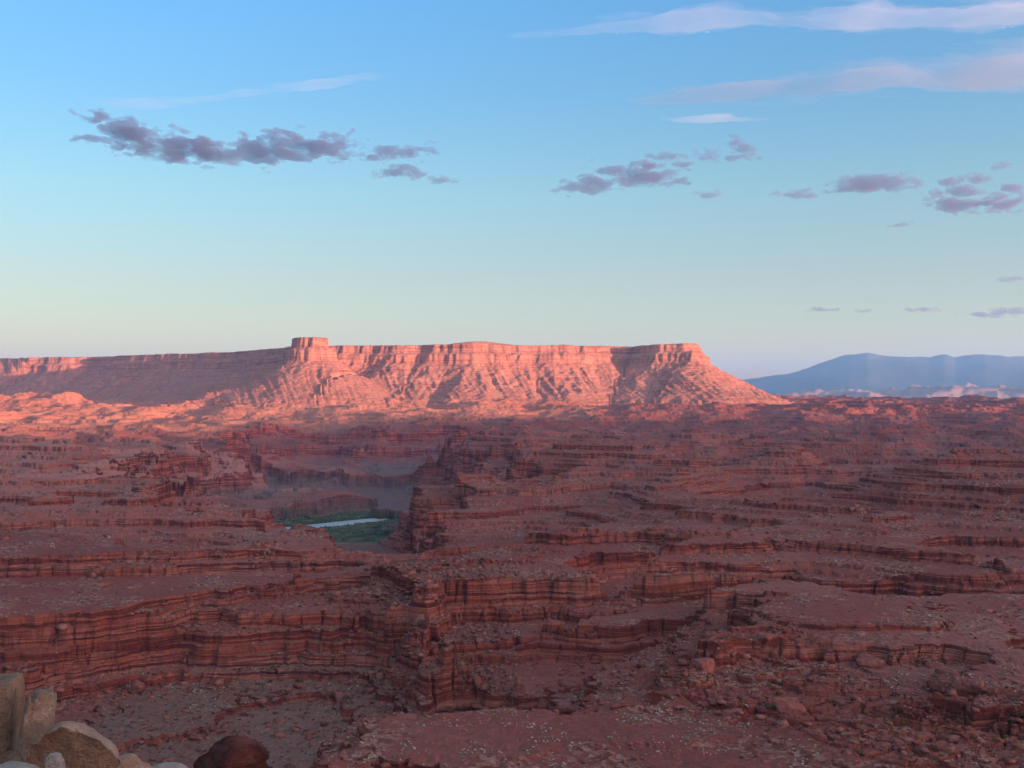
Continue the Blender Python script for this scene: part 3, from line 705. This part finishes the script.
# ------------------------------------------------------------------ boulders
def rock_mesh(name, dims, seed, box=.6, rough=.12, layers=0.0, sub=5, top_taper=0.0, wl_r=1.0, ncut=11, lay_a=.06):
    bm = bmesh.new(); bmesh.ops.create_icosphere(bm, subdivisions=sub, radius=1.0)
    off = Vector((seed * 3.7, seed * 1.9, seed * 5.1))
    rr_ = random.Random(seed); planes = []
    for _ in range(ncut):
        nv = Vector((rr_.gauss(0, 1), rr_.gauss(0, 1), rr_.gauss(0, .8))).normalized(); planes.append((nv, rr_.uniform(.62, .9)))
    for v in bm.verts:
        p = v.co.copy()
        q_ = Vector([math.copysign(abs(c) ** box, c) for c in p])
        if top_taper: q_.x *= 1 - top_taper * (q_.z + 1) / 2
        for nv, dd_ in planes:
            ex_ = q_.dot(nv) - dd_
            if ex_ > 0: q_ -= nv * ex_
        n1 = mnoise.fractal(p * (1.1 / wl_r) + off, 0.9, 2.0, 3); n2 = mnoise.fractal(p * (4 / wl_r) + off, 0.8, 2.1, 4)
        q_ *= 1 + rough * n1 + rough * .3 * n2
        if layers: 
            l = math.sin(q_.z * layers + n1 * 1.2) ; q_.x *= 1 + lay_a * math.copysign(abs(l) ** .5, l); q_.y *= 1 + lay_a * math.copysign(abs(l) ** .5, l)
        v.co = Vector((q_.x * dims[0] / 2, q_.y * dims[1] / 2, q_.z * dims[2] / 2))
    me = bpy.data.meshes.new(name); bm.to_mesh(me); bm.free()
    me.polygons.foreach_set('use_smooth', [True] * len(me.polygons))
    return me
def boulder_mat(name, lo, hi, stain, st_amt=.5, sc_=1.0, layer=False):
    m, nt, b = newmat(name); g = N(nt); gp = g.a('ShaderNodeTexCoord').outputs['Object']
    vec = g.scl(gp, (sc_, sc_, sc_ * 5)) if layer else g.scl(gp, (sc_, sc_, sc_))
    col = g.ramp(g.noise(vec, 2.0, 6, .65), [(.35, lo), (.65, hi)])
    col = g.mix(g.math('MULTIPLY', g.step(g.noise(g.scl(gp, (sc_, sc_, sc_), (3, 5, 1)), 1.3, 5, .6), .46, .56), st_amt), col, stain)
    sp = g.step(g.noise(gp, 40 * sc_, 2), .6, .7)
    col = g.mix(g.math('MULTIPLY', sp, .35), col, (.06, .045, .04))
    g.link(col, b.inputs['Base Color'])
    bp = g.a('ShaderNodeBump'); bp.inputs['Strength'].default_value = 1.0; bp.inputs['Distance'].default_value = .14 / sc_
    g.link(g.math('ADD', g.noise(vec, 5, 8, .7), g.math('MULTIPLY', g.noise(gp, 26 * sc_, 4), .25)), bp.inputs['Height']); g.link(bp.outputs[0], b.inputs['Normal'])
    return m
M_varn = boulder_mat('varnished sandstone', (.22, .12, .075), (.46, .26, .16), (.11, .06, .045), .9)
M_pale = boulder_mat('pale weathered sandstone', (.32, .19, .13), (.58, .40, .29), (.24, .13, .08), .6)
M_olive = boulder_mat('lichened brown sandstone', (.20, .11, .065), (.38, .225, .14), (.24, .11, .065), .6)
M_white = boulder_mat('bleached sandstone', (.36, .28, .22), (.54, .45, .37), (.36, .24, .17), .4)
M_red = boulder_mat('layered red mudstone', (.10, .028, .022), (.22, .06, .04), (.05, .018, .016), .6, .7, True)
def boulder(name, label, me, loc, rot, mat, cat='boulder', group=None):
    o_ = bpy.data.objects.new(name, me); C.objects.link(o_); o_.location = loc; o_.rotation_euler = rot
    me.materials.clear(); me.materials.append(mat); o_['label'] = label; o_['category'] = cat
    if group: o_['group'] = group
    return o_
def AT(px, py, D_): return Vector(((px - 512) / F * D_, D_, (HZ - py) / F * D_))
GBR = 'sandstone boulders on the near ledge'
c = AT(-14, 742, 11.6); boulder('boulder', 'tall upright block of dark varnished sandstone at the lower left corner', rock_mesh('upright_block', (.60, .7, 2.4), 1, .13, .05, ncut=0), (c.x + .02, c.y, -3.03 - 1.12), (0.03, 0.02, .2), M_varn, group=GBR)
c = AT(27, 742, 11.2); o = boulder('boulder', 'narrow pale rock leaning against the upright dark block', rock_mesh('leaning_rock', (.30, .45, 2.0), 4, .35, .16, top_taper=-.05, ncut=6), (c.x, c.y, -4.02), (.05, .16, .5), M_pale, group=GBR)
c = AT(76, 764, 10.8); slab = rock_mesh('tilted_slab', (.84, .40, .74), 9, .8, .16, ncut=0)
for v in slab.vertices:                                   # a thick disc: flat faces, worn rim
    v.co.y = max(-.085, min(.085, v.co.y * 1.5)) + .03 * mnoise.fractal(v.co * 4, .8, 2, 5)
o = boulder('boulder', 'big rounded brown slab tilted down to the right, with a pale worn rim', slab, (c.x, c.y, c.z), (.12, .6, .22), M_olive, group=GBR)
slab.materials.append(M_pale)
for p_ in slab.polygons:
    if abs(p_.normal.y) < .72 or p_.center.y > 0: p_.material_index = 1
c = AT(58, 768, 10.0); boulder('boulder', 'small bleached white stone in front of the tilted slab', rock_mesh('white_stone', (.15, .15, .36), 6, .6, .12, ncut=3), (c.x, c.y, c.z - .03), (0, -.15, 0), M_white, group=GBR)
c = AT(18, 774, 9.6); boulder('boulder', 'low pale stone like a log along the bottom left edge', rock_mesh('long_stone', (.75, .3, .2), 7, .7, .1), (c.x, c.y, c.z), (0, .12, -.1), M_white, group=GBR)
c = AT(32, 800, 11.0); boulder('boulder', 'dark brown rock under the leaning pale rock', rock_mesh('dark_base_rock', (.95, .8, .95), 8, .6, .1), (c.x, c.y, c.z), (0, .3, .3), M_varn, group=GBR)
c = AT(134, 776, 11.6); boulder('boulder', 'angular pale stone right of the tilted slab', rock_mesh('angular_stone', (.50, .4, .46), 12, .5, .16), (c.x, c.y, c.z), (.1, -.3, .6), M_pale, group=GBR)
c = AT(102, 792, 11.3); boulder('boulder', 'low pale stone wedged under the right end of the tilted slab', rock_mesh('wedge_stone', (.5, .4, .5), 14, .55, .15), (c.x, c.y, c.z), (.1, .2, .1), M_pale, group=GBR)
c = AT(174, 785, 11.8); boulder('boulder', 'smooth rounded pale stone, rightmost on the near ledge', rock_mesh('round_stone', (.62, .45, .5), 15, .8, .07), (c.x, c.y, c.z), (0, .1, 0), M_white, group=GBR)
c = AT(30, 860, 11.0); boulder('boulder', 'buried brown rock carrying the other boulders at the bottom edge', rock_mesh('bed_rock', (2.6, 1.6, .9), 16, .5, .08), (c.x + .1, c.y, -4.85), (0, .05, 0), M_varn, group=GBR)
c = AT(231, 772, 30.0); boulder('boulder', 'dark red boulder of thin stacked layers at the bottom edge', rock_mesh('layered_boulder', (2.0, 1.8, 2.5), 21, .6, .14, layers=19, ncut=3, lay_a=.055), (c.x, c.y, c.z - .35), (.04, .06, .4), M_red)

def hit(px, py):
    t1_ = (px - 512) / F; t3 = (HZ - py) / F; d_ = 520.0
    while d_ < 9000:
        yy = d_ / math.sqrt(1 + t1_ * t1_)
        if ground_z(t1_ * yy, yy) > t3 * yy: return t1_ * yy, yy
        d_ *= 1.0012
    return t1_ * yy, yy
GF = 'large fallen boulders on the canyon benches'
for (px_, py_, wpx, hpx, lab, sd0) in [
    (140, 690, 15, 9, 'flat boulder alone on the canyon floor below the left cliff', 31),
    (518, 690, 13, 12, 'squarish dark boulder at the foot of the curved central cliff', 32),
    (478, 686, 11, 9, 'smaller reddish boulder left of the squarish one below the central cliff', 33),
    (568, 712, 26, 9, 'long dark slab lying on the back edge of the speckled bench', 34),
    (704, 668, 24, 9, 'big rounded red slab at the left end of the jumbled blocks', 35),
    (868, 664, 36, 8, 'broad flat-topped pale red slab on the right slope', 36),
    (765, 640, 20, 6, 'dark slab tipped on the slope above the jumbled blocks', 37),
    (790, 708, 34, 9, 'largest rounded slab among the jumbled blocks', 38),
    (792, 390 + 8, 0, 0, '', 0)]:
    if not wpx: continue
    hx, hy = hit(px_, py_); s_ = hy / F
    boulder('boulder', lab, rock_mesh('fallen_boulder', (wpx * s_, wpx * s_ * .8, hpx * s_ * 1.5), sd0, .38, .1, layers=6, sub=4, ncut=7), (hx, hy, ground_z(hx, hy) + hpx * s_ * .35), (.05, .08, sd0), M_rock2 if False else simple('boulder rock', (.20, .055, .04), (.36, .12, .08), .3, bump=.8), group=GF)
